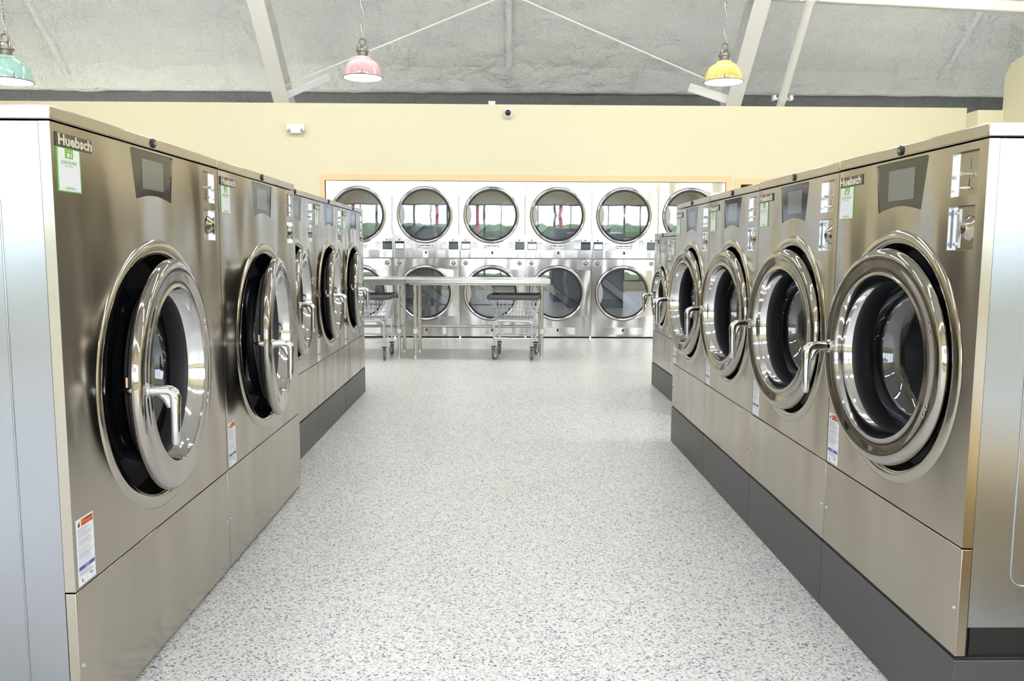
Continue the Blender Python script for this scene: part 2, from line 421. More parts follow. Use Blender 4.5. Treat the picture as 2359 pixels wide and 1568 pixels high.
# knee braces
for (u0, v0, u1, v1, lab) in ((655, 222, 745, 182, 'short flat knee brace at the foot of the left rafter'), (1685, 232, 1600, 205, 'short flat knee brace behind the foot of the right rafter')):
    p = at(u0, v0, 10.97); q = at(u1, v1, 11.06); q = q+(q-p)*.15; vs_, fs_ = ybar(p, q, .03, .11)
    f = MB(); f.add(vs_, fs_); tag(f.build('knee_brace', mats='beam_white', smooth=False), lab, 'brace')

# ---- linear lights above the frame
first = None
k_ = 0
for y in (-2.6, 1.2, 4.9, 8.6):
    for x in (-5.0, -1.6, 1.8, 5.0):
        z = 4.45
        if first is None:
            r = thing('linear_light', 'long white strip light hanging above the aisle', 'ceiling light', (x, y, z), 0, 'strip lights under the roof')
            f = MB(); f.box(-1.2, 1.2, -.07, .07, 0, .07); f.build('housing', r, mats='white_plastic', smooth=False)
            f = MB(); f.box(-1.18, 1.18, -.05, .05, -.03, -.002); f.build('diffuser', r, mats='tube_glow', smooth=False)
            for sx in (-1, 1):
                f = MB(); f.cyl((sx*.9, 0, .07), (sx*.9, 0, .6), .004, 6); f.build('hanger', r, mats='gunmetal')
            first = r
        else: dup(first, (x, y, z))

# golden bench beside the viewer, only seen mirrored in the right cabinet
r = thing('waiting_bench', 'golden yellow low bench mirrored in the side of the nearest right washer', 'bench', (2.3, .78, 0))
f = MB(); f.box(-.9, .9, -.3, .3, .36, .44); f.build('seat', r, mats='bench_gold', bevel=.02)
f = MB(); f.box(-.88, .88, -.27, .27, .06, .36); f.build('base', r, mats='bench_gold', bevel=.01)

# ---- outside
f = MB(); f.box(-45, 45, -60, FRONT-.2, -.3, -.12); struct(f.build('ground_outside', mats='asphalt', smooth=False))
r = thing('canopy', 'white forecourt canopy on red posts outside the windows', 'canopy', (-2, -16, 0))
f = MB(); f.box(-7, 7, -4, 4, 4.4, 5.5); f.build('roof', r, mats='canopy_white', smooth=False)
f = MB(); f.box(-7.02, 7.02, 4.0, 4.03, 4.72, 4.80); f.build('stripe', r, mats='red_paint', smooth=False)
f = MB(); f.poly([(-.35, 4.75), (.35, 4.75), (0, 5.35)], 4.06); f.build('triangle_sign', r, mats='red_paint', smooth=False)
for x in (-5, 0, 5):
    f = MB(); f.box(x-.18, x+.18, -.18, .18, -.12, 4.4); f.build('post', r, mats='red_paint', smooth=False)
f = MB(); vs = []
for i in range(81):
    for j in range(9):
        a = pi*j/8; x = -40+i; n_ = 1+.5*mno.noise(Vector((x*.6, j, 0)))
        vs.append((x, -34+cos(a)*3*n_, -.12+sin(a)*2.0*n_))
f.add(vs, [(i*9+j, i*9+j+1, (i+1)*9+j+1, (i+1)*9+j) for i in range(80) for j in range(8)])
tag(f.build('hedge', mats='hedge_green'), 'green hedge bank beyond the forecourt', 'hedge')

# ------------------------------------------------------------------ washing machines
def badge(parent, x0, x1, z0, z1, y=0):
    b = M('badge_dark').box(x0, x1, y-.003, y, z0, z1).build('brand_badge', parent, bevel=.0008)
    t = MB().mat('badge_metal'); h = z1-z0
    vs, fs = text_geo('Huebsch', .042)
    X0, X1, Z0, Z1 = x0+(x1-x0)*.02, x1-(x1-x0)*.02, z0+h*.09, z1-h*.09
    k = len(vs); t.add([(X0+(X1-X0)*a, y-.0045, Z0+(Z1-Z0)*c) for a, c in vs], fs)
    t.build('lettering', b, smooth=False)
    return b
def sticker(parent, x0, x1, z0, z1, num, y=-.0012, rich=True):
    w_, h_ = x1-x0, z1-z0; X = lambda a: x0+a*w_; Z = lambda c: z1-c*h_
    s = M('sticker_green').box(x0, x1, y, 0, z0, z1)
    s.mat('sticker_white').rect(X(.04), X(.96), Z(.975), Z(.02), y-.0004)
    s.mat('sticker_green').rect(X(.34), X(.68), Z(.235), Z(.0), y-.0008)
    s.mat('white_text').text(num, X(.40), X(.62), Z(.215), Z(.11), y-.0012, .03)
    s.text('MACHINE', X(.38), X(.64), Z(.085), Z(.05), y-.0012, .01)
    s.mat('sticker_green').text('SCAN TO PAY', X(.17), X(.83), Z(.375), Z(.29), y-.0008, .012)
    s.mat('ink_soft').rect(X(.33), X(.67), Z(.42), Z(.405), y-.0008)
    s.mat('sticker_green').rect(X(.32), X(.70), Z(.905), Z(.89), y-.0008)
    s.mat('ink_soft').rect(X(.28), X(.74), Z(.935), Z(.92), y-.0008)
    return s.build('scan_sticker', parent, smooth=False, recalc=False)
def warning(parent, x0, x1, z0, z1, y=-.001):
    w_, h_ = x1-x0, z1-z0; X = lambda a: x0+a*w_; Z = lambda c: z1-c*h_
    s = M('sticker_white').box(x0, x1, y, 0, z0, z1)
    s.mat('sticker_orange').rect(X(.27), X(.97), Z(.125), Z(.02), y-.0004)
    s.mat('ink').text('WARNING', X(.40), X(.92), Z(.062), Z(.03), y-.0008, .03).text('RISK OF FIRE', X(.36), X(.94), Z(.115), Z(.083), y-.0008, .02)
    s.poly([(X(.10), Z(.115)), (X(.15), Z(.12)), (X(.20), Z(.10)), (X(.19), Z(.07)), (X(.15), Z(.03)), (X(.13), Z(.06)), (X(.08), Z(.085))], y-.0008)
    s.poly([(X(.345), Z(.06)), (X(.31), Z(.06)), (X(.328), Z(.035))], y-.0008)
    rn = random.Random(3); z = .15
    s.mat('ink_soft')
    while z < .70:
        s.rect(X(.06), X(.06+rn.uniform(.45, .88)), Z(z+.006), Z(z), y-.0004); z += .0165 if rn.random() < .85 else .032
    s.mat('sticker_blue').rect(X(.04), X(.96), Z(.775), Z(.715), y-.0004)
    s.mat('white_text').text('NOTICE', X(.36), X(.64), Z(.742), Z(.722), y-.0008, .01).text('AVIS', X(.42), X(.58), Z(.768), Z(.75), y-.0008, .01)
    s.mat('ink_soft'); z = .79
    while z < .86: s.rect(X(.06), X(.06+rn.uniform(.4, .85)), Z(z+.006), Z(z), y-.0004); z += .0165
    s.rect(X(.495), X(.505), Z(.98), Z(.87), y-.0004)
    s.mat('ink').rect(X(.18), X(.22), Z(.96), Z(.90), y-.0004).rect(X(.22), X(.36), Z(.96), Z(.953), y-.0004).rect(X(.62), X(.82), Z(.905), Z(.89), y-.0004).rect(X(.76), X(.79), Z(.94), Z(.91), y-.0004)
    return s.build('warning_label', parent, smooth=False, recalc=False)

def make_washer(W_, T, depth, seam, cz, Rb, Rh, Rd, al, d0, lowz, num, label, side_bottom, scr_z, glow='screen_grey', s0=.02):
    """local frame: x from the user's left edge, y into the cabinet, z up; front sheet at y=0"""
    r = thing('washing_machine', label, 'washing machine'); cx = W_/2
    TF = T-.034
    disp_t = [(cx-.14, T-.044), (cx-.134, T-.04), (cx+.134, T-.04), (cx+.14, T-.044)]
    db = [(cx+.114-.228*i/12, T-.173+.014*sin(pi*i/12)) for i in range(13)]
    disp = disp_t+[(cx+.116, T-.170)]+db+[(cx-.116, T-.170)]
    cu = (W_-.142, W_-.035, T-.152, T-.051); cl = (W_-.145, W_-.038, T-.276, T-.174)
    box = lambda q: [(q[0], q[2]), (q[1], q[2]), (q[1], q[3]), (q[0], q[3])]
    f = MB(); f.plate([(0.001, seam+.002), (W_-.001, seam+.002), (W_-.001, TF), (.001, TF)], [circ(cx, cz, Rb-.012), disp, box(cu), box(cl)], 0, .024)
    f.build('front_panel', r, mats='steel_front', bevel=0, sharp=25)
    # rolled edge highlights
    f = MB(); f.box(.001, W_-.001, 0, .024, lowz, seam-.002); f.build('lower_panel', r, mats='steel_front', bevel=.0015)
    f = MB(); f.box(.001, W_-.001, -.002, depth, T-.030, T); lid = f.build('lid', r, mats='steel_lid', bevel=.003)
    f = MB(); f.lathe([(.0001, .006), (.010, .006), (.013, .004), (.0135, 0)], (cx, -.002, T-.014), n=24).mat('zinc')
    f.mats = ['black_plastic', 'zinc']; f.m = [0]*len(f.f); f.cur = 1; f.box(cx-.002, cx+.002, -.009, -.0075, T-.018, T-.010)
    f.build('lid_lock', lid)
    # cabinet: sides, inner dark box
    f = M('steel_side').box(.003, .0045, .026, depth, side_bottom, T-.034).box(W_-.0045, W_-.003, .026, depth, side_bottom, T-.034).box(.003, W_-.003, depth-.002, depth, side_bottom, T-.034)
    f.build('side_panels', r, smooth=False)
    for sx, nm in ((.003, -1), (W_-.003, 1)):
        pts = rrect(.117, depth-.12, side_bottom+.10, T-.18, .03)
        f = MB(); f.tube([(sx+nm*.0005, a, c) for a, c in pts], .0022, 6, True); f.build('access_panel_seam', r, mats='steel_side')
    f = M('black_gap').plate([(.006, lowz+.001), (W_-.006, lowz+.001), (W_-.006, T-.031), (.006, T-.031)], [circ(cx, cz, Rb-.008, 48)], .034, .002)
    f.box(.012, W_-.012, .03, depth-.01, -.0, side_bottom+.03); f.build('chassis', r, smooth=False)
    # ring round the opening
    prof = [(Rb, -.001), (Rb-.002, .002), (Rb-.007, .005), (Rb-.018, .0078), (Rh+.012, .0078), (Rh+.004, .0045), (Rh, -.004), (Rh-.001, -.018)]
    MB().lathe(prof, (cx, 0, cz), n=128).build('opening_ring', r, mats='bezel_steel', sharp=60)
    k = Rd
    MB().mat('rubber').lathe([(Rh-.001, -.016), (Rh-.004, -.085), (k*.84, -.11), (k*.80, -.14)], (cx, 0, cz), n=96).build('recess_liner', r, sharp=50)
    rd_ = min(W_/2-.05, k*1.18)
    MB().lathe([(k*.80, -.14), (k*.82, -.145), (k*.84, -.16), (rd_, -.17), (rd_, -.62), (.001, -.63)], (cx, 0, cz), n=96).build('drum', r, mats='drum_perf', sharp=50)
    for a in (.5, 2.6, 4.7): 
        pass
    # display
    ins = [(cx+(x-cx)*.985, (T-.107)+(z-(T-.107))*.97) for x, z in disp]
    f = MB(); f.poly(disp, .0025); d = f.build('display', r, mats='display_black', smooth=False)
    f = MB(); f.rect(cx-.068, cx+.072, T-.143, T-.062, .0020); f.build('screen', d, mats=glow, smooth=False)
    # coin slot
    x0, x1, z0, z1 = cu; q = .011
    f = M('steel_front').box(x0-.002, x1+.002, q, q+.002, z0-.002, z1+.002)
    f.mat('zinc').box(x0-.002, x0+.001, .001, q, z0, z1).box(x1-.001, x1+.002, .001, q, z0, z1)
    f.mat('black_gap').rect(x0+.054, x0+.057, z0+.013, z0+.040, q-.0003).rect(x0+.058, x0+.0592, z0+.060, z0+.085, q-.0003)
    f.mat('ink_soft').rect(x0+.034, x0+.050, z0+.070, z0+.0715, q-.0003).rect(x0+.036, x0+.048, z0+.064, z0+.0655, q-.0003)
    c = f.build('coin_slot', r, smooth=False)
    f = MB(); f.cyl((x0+.052, q, z0+.050), (x0+.052, -.004, z0+.050), .003, 12).cyl((x0+.052, -.002, z0+.050), (x0+.052, -.008, z0+.050), .005, 12)
    f.tube([(x0+.062, q, z0+.018), (x0+.056, .001, z0+.018), (x0+.048, -.006, z0+.0185)], [.0026, .0026, .0018], 8); f.build('coin_return_lever', c, mats='badge_metal')
    x0, x1, z0, z1 = cl; q = .013
    f = M('steel_front').box(x0-.002, x1+.002, q, q+.002, z0-.002, z1+.002)
    f.mat('zinc').box(x0-.002, x0+.001, .001, q, z0, z1).box(x1-.001, x1+.002, .001, q, z0, z1).box(x0+.010, x0+.030, q-.003, q-.0005, z0+.006, z1-.006).box(x0-.002, x1+.002, .001, q, z0-.002, z0+.001)
    c = f.build('coin_box', r, smooth=False)
    lx, lz = (x0+x1)/2+.018, (z0+z1)/2
    MB().lathe([(.030, 0), (.029, .005), (.025, .009), (.019, .013), (.014, .019), (.006, .020), (.0055, .014), (.0001, .014)], (lx, q, lz), n=40).build('lock_dome', c, mats='bezel_steel')
    for zz in (z0+.015, z1-.015):
        f = MB(); f.lathe([(.0058, 0), (.0058, .003), (.004, .0045), (.0001, .0046)], (x0+.020, q-.003, zz), n=16); f.build('screw', c, mats='zinc')
    # screws on the lower panel
    for sx in (.018, W_-.018):
        MB().lathe([(.005, 0), (.005, .002), (.003, .0035), (.0001, .0036)], (sx, 0, scr_z), n=14).build('panel_screw', r, mats='zinc')
    badge(r, s0, s0+.155, T-.083, T-.053)
    sticker(r, s0, s0+.101, T-.181, T-.0835, num)
    warning(r, s0-.004, s0+.074, seam+.008, seam+.165)
    # door, hinged on the user's right
    hx = cx+Rd
    dr = MB(); c0 = (-Rd, 0, 0)
    R = Rd
    dr.mat('door_steel').lathe([(R-.014, -.012), (R-.002, -.011), (R, -.007), (R-.0005, .001), (R-.004, .008), (R-.010, .0130), (R-.018, .0155), (R-.028, .0158), (R*.88, .0140), (R*.83, .0115), (R*.79, .0100), (R*.772, .0108), (R*.760, .0130), (R*.753, .0128), (R*.748, .009)], c0, n=128)
    dr.mat('chrome').lathe([(R*.748, .009), (R*.738, -.008), (R*.722, -.026), (R*.705, -.034)], c0, n=128)
    dr.mat('rubber').lathe([(R*.705, -.034), (R*.690, -.045), (R*.690, -.088), (R*.70, -.092), (R*.715, -.088), (R*.72, -.053), (R*.80, -.050), (R*.80, -.036), (R*.88, -.034), (R*.90, -.028), (R*.90, -.015), (R-.014, -.012)], c0, n=128)
    door = dr.build('door', r, sharp=38)
    door.location = (hx, -d0, cz); door.rotation_euler = (0, 0, al)
    g = MB(); g.lathe([(R*.76, -.053), (R*.757, -.085), (R*.735, -.125), (R*.67, -.160), (R*.55, -.178), (R*.30, -.188), (.001, -.19)], c0, n=96); g.build('door_glass', door, mats='door_glass', sharp=180)
    g = MB(); g.lathe([(R*.79, -.0505), (R*.785, -.060), (R*.768, -.062)], c0, n=128); g.build('glass_retainer', door, mats='chrome')
    hxx = -Rd-R*.875
    g = MB(); g.lathe([(.020, .008), (.020, .014), (.0165, .017), (.0155, .024)], (hxx, 0, 0), n=28)
    g.tube([(hxx, -.020, 0), (hxx, -.060, 0), (hxx, -.070, -.002), (hxx, -.078, -.008), (hxx, -.081, -.018), (hxx, -.081, -.06), (hxx, -.080, -.10), (hxx, -.079, -.132), (hxx, -.078, -.140), (hxx, -.078, -.143)],
           [.0145, .0140, .0140, .0145, .0150, .0125, .0115, .0105, .008, .003], 20)
    g.tube([(hxx, -.045, -.006), (hxx, -.060, -.018), (hxx, -.071, -.042)], [.010, .0115, .010], 14)
    g.build('door_handle', door, mats='chrome')
    g = MB(); g.tube([(hxx, .012, 0), (hxx, .030, 0), (hxx, .040, 0), (hxx, .055, 0)], [.013, .013, .007, .002], 16); g.build('latch_pin', door, mats='zinc')
    g = MB(); g.cyl((hxx, .034, .008), (hxx, .034, .034), .007, 14); g.build('latch_bolt', door, mats='brass')
    for a in (-.46, -.375, .375, .46):
        MB().lathe([(.0095, 0), (.009, .003), (.006, .0065), (.0001, .0075)], (-Rd+R*.885*cos(a), -.0095, R*.885*sin(a)), n=18).build('hinge_bolt', door, mats='chrome')
    for a in (2.88, 3.40):
        MB().lathe([(.004, 0), (.003, .003), (.0001, .0035)], (-Rd+R*.875*cos(a), -.0095, R*.875*sin(a)*1.0), n=12).build('door_screw', door, mats='chrome')
    return r
def restick(r, num, T, s0=.02):
    for ch in list(r.children):
        if ch.name.startswith('scan_sticker'): bpy.data.objects.remove(ch)
    sticker(r, s0, s0+.101, T-.181, T-.0835, num)

XL, XL2, XR, XR3 = -.9674, -1.1019, 1.0628, 1.3427
# two big washers, left front
TA = 1.4639
a = make_washer(1.048, TA, 1.15, .3724, .802, .382, .338, .328, radians(4.8), .014, .018, '81', 'large steel washing machine numbered 81, nearest on the left, round door ajar', .02, .19)
a.location = (XL, 1.803, 0); a.rotation_euler = (0, 0, pi/2)
b = dup(a, (XL, 1.803+1.0505, 0), 'large steel washing machine numbered 82, just behind the one numbered 81 on the left'); restick(b, '82', TA)
for ch in b.children:
    if ch.name.startswith('door') and not ch.name.startswith('door_'): ch.rotation_euler = (0, 0, radians(7.0))
# plinths and mid washers, left back row
def plinth(x, y, W_, h, depth, rz, label):
    p = thing('plinth', label, 'plinth', (x, y, 0), rz)
    f = M('plinth_paint').box(.001, W_-.001, -.002, depth, 0, h-.006).mat('black_gap').box(.004, W_-.004, .003, depth-.01, h-.006, h)
    f.build('steel_base', p, bevel=.002)
    f = MB()
    for sx in (.001, W_-.001):
        f.lathe([(.012, .0), (.0001, .0)], (sx, .10, h*.5), axis='x', n=20)
    f.build('bolt_hole', p, mats='black_gap', smooth=False)
    return p
WB, HB = .875, 1.4848-.2059
lab = ['steel washing machine third in the left row, partly hidden behind number 82', 'steel washing machine in the left row, second from its far end', 'steel washing machine at the far end of the left row, before the cart']
c = None
for i, num in enumerate(('83', '84', '85')):
    loc = (XL2, 4.020+.8785*i, .2059)
    if c is None:
        c = make_washer(WB, HB, 1.0, .4758-.2059, .876-.2059, .345, .303, .294, radians(5.2), .01, .003, num, lab[0], .02, .115, 'screen_dim', .02)
        c.location = loc; c.rotation_euler = (0, 0, pi/2)
    else: e = dup(c, loc, lab[i]); restick(e, num, HB)
    plinth(XL2, 4.020+.8785*i, WB+.002, .2059, 1.0, pi/2, 'dark grey plinth under the %s washing machine of the left row' % ('third', 'fourth', 'fifth, farthest')[i])
# four washers, right row; local x runs toward the camera
WR, HR = .779, 1.4381-.2202
labr = ['steel washing machine numbered 45, nearest on the right', 'steel washing machine second in the right row, next to number 45', 'steel washing machine third in the right row, orange glints on its round door', 'steel washing machine fourth in the right row, beside the lower machine at the far end']
c = None
for i, num in enumerate(('45', '46', '47', '48')):
    yf = 1.781+.7805*(i+1); loc = (XR, yf, .2202)
    if c is None:
        c = make_washer(WR, HR, 1.0, .4823-.2202, .876-.2202, .341, .303, .292, radians(5.0), .006, .003, num, labr[0], .073, .115, s0=.012)
        c.location = loc; c.rotation_euler = (0, 0, -pi/2)
    else: e = dup(c, loc, labr[i]); restick(e, num, HR, .012)
    plinth(XR, yf, .7805, .2202, 1.0, -pi/2, 'dark grey plinth under the %s washing machine of the right row' % ('nearest', 'second', 'third', 'fourth')[i])
# small washers at the far end of the right side
c = None
for i, num in enumerate(('50', '49')):
    yf = 7.04-.690*i; loc = (XR3, yf, .204)
    if c is None:
        c = make_washer(.688, 1.106, .9, .279, .590, .272, .243, .228, radians(3.8), .004, .003, num, 'lower steel washing machine at the far end of the right row, nearest the dryers', .05, .10, s0=.012)
        c.location = loc; c.rotation_euler = (0, 0, -pi/2)
    else: e = dup(c, loc, 'lower steel washing machine mostly hidden behind the fourth of the right row'); restick(e, num, 1.106, .012)
    plinth(XR3, yf, .690, .204, .9, -pi/2, 'dark grey plinth under the %s lower washing machine on the right' % ('far', 'half hidden')[i])

# ------------------------------------------------------------------ stack dryers
def make_dryer(label):
    r = thing('stack_dryer', label, 'dryer', (0, 0, 0)); Wd = .873; T = 2.064
    dx = Wd/2-.019; cu, cl = 1.628, .603; Ro = .362; Rg = .322
    f = MB(); f.plate([(.0, .022), (Wd, .022), (Wd, T), (0, T)], [circ(dx, cu, Rg, 72), circ(dx, cl, Rg, 72)], 0, .03)
    f.build('front_panel', r, mats='steel_dryer', sharp=25)
    f = M('black_gap').box(.01, Wd-.01, .06, .09, 0, .022)
    f.build('toe_gap', r, smooth=False)
    f = M('drum_steel').box(.001, .004, .03, .95, .022, T-.01).box(Wd-.004, Wd-.001, .03, .95, .022, T-.01).box(.001, Wd-.001, .03, .95, T-.012, T-.01)
    f.build('cabinet', r, smooth=False)
    # middle ledge and seams
    f = MB(); f.add([(0, -.001, 1.054), (Wd, -.001, 1.054), (Wd, -.010, 1.062), (0, -.010, 1.062), (0, -.001, 1.07), (Wd, -.001, 1.07)], [(0, 1, 2, 3), (3, 2, 5, 4)])
    f.mat('steel_dryer'); f.m = [0]*len(f.f); f.build('middle_ledge', r)
    for (cz, nm) in ((cu, 1), (cl, 0)):
        f = MB(); f.lathe([(Rg, -.01), (Rg-.01, -.10), (Rg+.06, -.11), (Rg+.06, -.75), (.001, -.76)], (dx, 0, cz), n=64); dm = f.build('drum', r, mats='drum_back_perf', sharp=50)
        for a in (.7 if nm else -.65,):
            f = MB(); f.box(-.40, .40, .60, .72, -.055, .055); bf = f.build('drum_baffle', dm, mats='drum_steel', bevel=.01); bf.location = (dx, 0, cz); bf.rotation_euler = (0, -a, 0)
        f = M('chrome').lathe([(Ro+.004, -.0), (Ro+.003, .012), (Ro-.004, .022), (Ro-.012, .025), (Ro-.022, .021), (Ro-.028, .012)], (0, 0, 0), n=96)
        f.mat('rubber').lathe([(Ro-.028, .012), (Ro-.036, .016), (Ro-.046, .014), (Ro-.050, .006)], (0, 0, 0), n=96).lathe([(Ro+.003, .001), (Ro+.010, .0014)], (0, 0, 0), n=96, a0=radians(62), a1=radians(298))
        d = f.build('door', r, sharp=40); d.location = (dx, 0, cz)
        f = MB(); f.lathe([(Ro-.046, .010), (Ro*.6, .013), (Ro*.3, .0145), (.0005, .015)], (0, 0, 0), n=72); f.build('door_glass', d, mats='dryer_glass', sharp=180)
        # hinge plate: tangent wing to the right edge
        a1 = radians(66); px, pz = (Ro+.004)*cos(a1), (Ro+.004)*sin(a1); xr = Wd-.018-dx
        arc = [((Ro+.003)*cos(a1-2*a1*i/16), (Ro+.003)*sin(a1-2*a1*i/16)) for i in range(17)]
        top = [(px+(xr-px)*t, pz-(pz-.305)*(1-(1-t)**2)) for t in (1, .75, .5, .25)]
        bot = [(px+(xr-px)*t, -(pz-(pz-.305)*(1-(1-t)**2))) for t in (.25, .5, .75, 1)]
        f = MB(); f.plate(top+arc+bot, [], -.007, .007); f.build('hinge_plate', d, mats='steel_dryer', smooth=False)
        f = MB(); f.cyl((xr+.005, -.006, -.25), (xr+.005, -.006, .25), .006, 10); f.build('hinge_pin', d, mats='tube_steel')
        f = MB(); f.lathe([(.115, .011), (.110, .0165), (.02, .018), (.0005, .018)], (0, 0, 0), n=32, a0=radians(98), a1=radians(262))
        # handle pocket at the left edge of the glass
        f = MB(); pts = [(-Ro+.02+.075*cos(radians(q))*1.0-.0, .155*sin(radians(q))) for q in range(-88, 89, 8)]
        arcl = [(-(Ro-.03)*cos(radians(q)), (Ro-.03)*sin(radians(q))) for q in (26, 18, 9, 0, -9, -18, -26)]
        f.plate(pts+arcl, [], -.022, .010); f.build('door_pull', d, mats='grey_plastic', smooth=False)
    # control strip
    for sgn, x0 in ((0, .019), (1, Wd-.019-.124)):
        f = M('display_black').box(x0, x0+.124, -.006, 0, 1.177, 1.283); d = f.build('display', r, bevel=.002)
        f = MB(); f.rect(x0+.008, x0+.116, 1.187, 1.253, -.0068); f.build('screen', d, mats='screen_dim' if sgn else 'screen_lit', smooth=False)
        sx = x0+.132 if sgn == 0 else x0-.100
        f = M('sticker_white').box(sx, sx+.090, -.0015, 0, 1.190, 1.278).mat('sticker_green').text('PAY', sx+.028, sx+.060, 1.258, 1.272, -.002, .02).mat('ink_soft').rect(sx+.01, sx+.08, 1.249, 1.2505, -.002)
        f.build('scan_sticker', r, smooth=False, recalc=False)
        MB().lathe([(.010, 0), (.009, .004), (.0001, .005)], (x0+.055, 0, 1.302), n=16).build('button', r, mats='black_plastic')
        f = M('steel_dryer').box(x0-.002, x0+.126, -.003, 0, 1.070, 1.170).mat('black_gap').rect(x0+.036, x0+.039, 1.082, 1.102, -.0035).rect(x0+.041, x0+.043, 1.115, 1.142, -.0035)
        c_ = f.build('coin_slot', r, smooth=False)
        f = MB(); f.tube([(x0+.040, -.002, 1.098), (x0+.032, -.012, 1.108), (x0+.026, -.016, 1.110)], .0028, 8); f.build('coin_return_lever', c_, mats='badge_metal')
        lx = .073 if sgn == 0 else Wd-.082
        f = M('zinc').box(lx-.048, lx+.048, -.003, 0, .964, 1.036); c_ = f.build('lock_plate', r, bevel=.001)
        MB().lathe([(.031, 0), (.030, .006), (.024, .010), (.022, .004), (.018, .004), (.015, .013), (.006, .015), (.0001, .012)], (lx, -.003, 1.0), n=32).build('lock', c_, mats='bezel_steel')
        for q in ((-.038, -.028), (.038, -.028), (-.038, .028), (.038, .028)):
            MB().lathe([(.004, 0), (.003, .003), (.0001, .0035)], (lx+q[0], -.003, 1+q[1]), n=8).build('screw', c_, mats='chrome')
    badge(r, dx-.103, dx+.101, 1.197, 1.233)
    for (z0, z1, xx0, xx1, lz) in ((1.071, 1.172, .175, .690, 1.145), (.050, .145, .165, .690, .117)):
        f = MB(); f.box(xx0, xx1, -.004, 0, z0, z1); p = f.build('lint_panel', r, mats='steel_dryer', bevel=.0015)
        f = M('black_plastic').lathe([(.013, 0), (.012, .006), (.0001, .007)], (dx+.01, -.004, lz), n=18).box(dx-.002, dx+.022, -.008, -.004, lz-.026, lz); f.build('panel_lock', p)
    f = MB(); f.rect(0, Wd, .0, .001, 0)
    return r
labd = ['stacked steel dryer at the left end of the bank, partly hidden by the left washers', 'second stacked dryer from the left, above and behind the joint of the two tables', 'third stacked dryer from the left, behind the middle of the long folding table', 'fourth stacked dryer from the left, behind the right end of the folding table', 'fifth stacked dryer from the left, in clear view right of the folding table', 'stacked dryer at the right end of the bank, half hidden by the right washers']
d0_ = None
for i in range(6):
    loc = (-2.2698+.876*i, BACK-.016, 0)
    if d0_ is None: d0_ = make_dryer(labd[0]); d0_.location = loc
    else: dup(d0_, loc, labd[i])

# ------------------------------------------------------------------ tables
def make_table(x0, x1, y0, y1, h, label, legs, braces):
    r = thing('folding_table', label, 'table', ((x0+x1)/2, (y0+y1)/2, 0)); ox, oy = (x0+x1)/2, (y0+y1)/2
    f = MB(); f.box(x0-ox, x1-ox, y0-oy, y1-oy, h-.052, h); f.box(x0-ox+.03, x1-ox-.03, y0-oy+.03, y1-oy-.03, h-.07, h-.052)
    f.build('tabletop', r, mats='tube_steel', bevel=.006)
    for (x, y) in legs:
        f = MB(); X, Y = x-ox, y-oy
        f.tube([(X, Y, .03), (X, Y, h-.06)], .0205, 20); g = f.build('leg', r, mats='tube_steel')
        f = MB(); f.tube([(X, Y, .0), (X, Y, .012), (X, Y, .035)], [.018, .013, .013], 16); f.build('foot', g, mats='zinc')
        f = MB(); f.tube([(X, Y, .275), (X, Y, .32)], .025, 20); f.build('collar', g, mats='white_plastic')
    for (p, q) in braces:
        f = MB(); f.tube([(p[0]-ox, p[1]-oy, .30), (q[0]-ox, q[1]-oy, .30)], .016, 14); f.build('cross_bar', r, mats='tube_steel')
    return r
make_table(-.987, .549, 8.66, 9.40, .862, 'long stainless steel folding table with a laundry cart under its right end', [(-.899, 8.74), (.461, 8.73), (-.905, 9.30), (.47, 9.30)], [((-.905, 9.30), (.47, 9.30)), ((-.899, 8.74), (-.905, 9.30)), ((.461, 8.73), (.47, 9.30))])
make_table(-2.60, -.990, 8.665, 9.40, .862, 'stainless steel folding table on the left, partly hidden behind the washers', [(-1.078, 8.76), (-2.5, 8.76), (-1.082, 9.29), (-2.5, 9.29)], [((-1.082, 9.29), (-2.5, 9.29)), ((-1.078, 8.76), (-1.082, 9.29)), ((-2.5, 8.76), (-2.5, 9.29))])

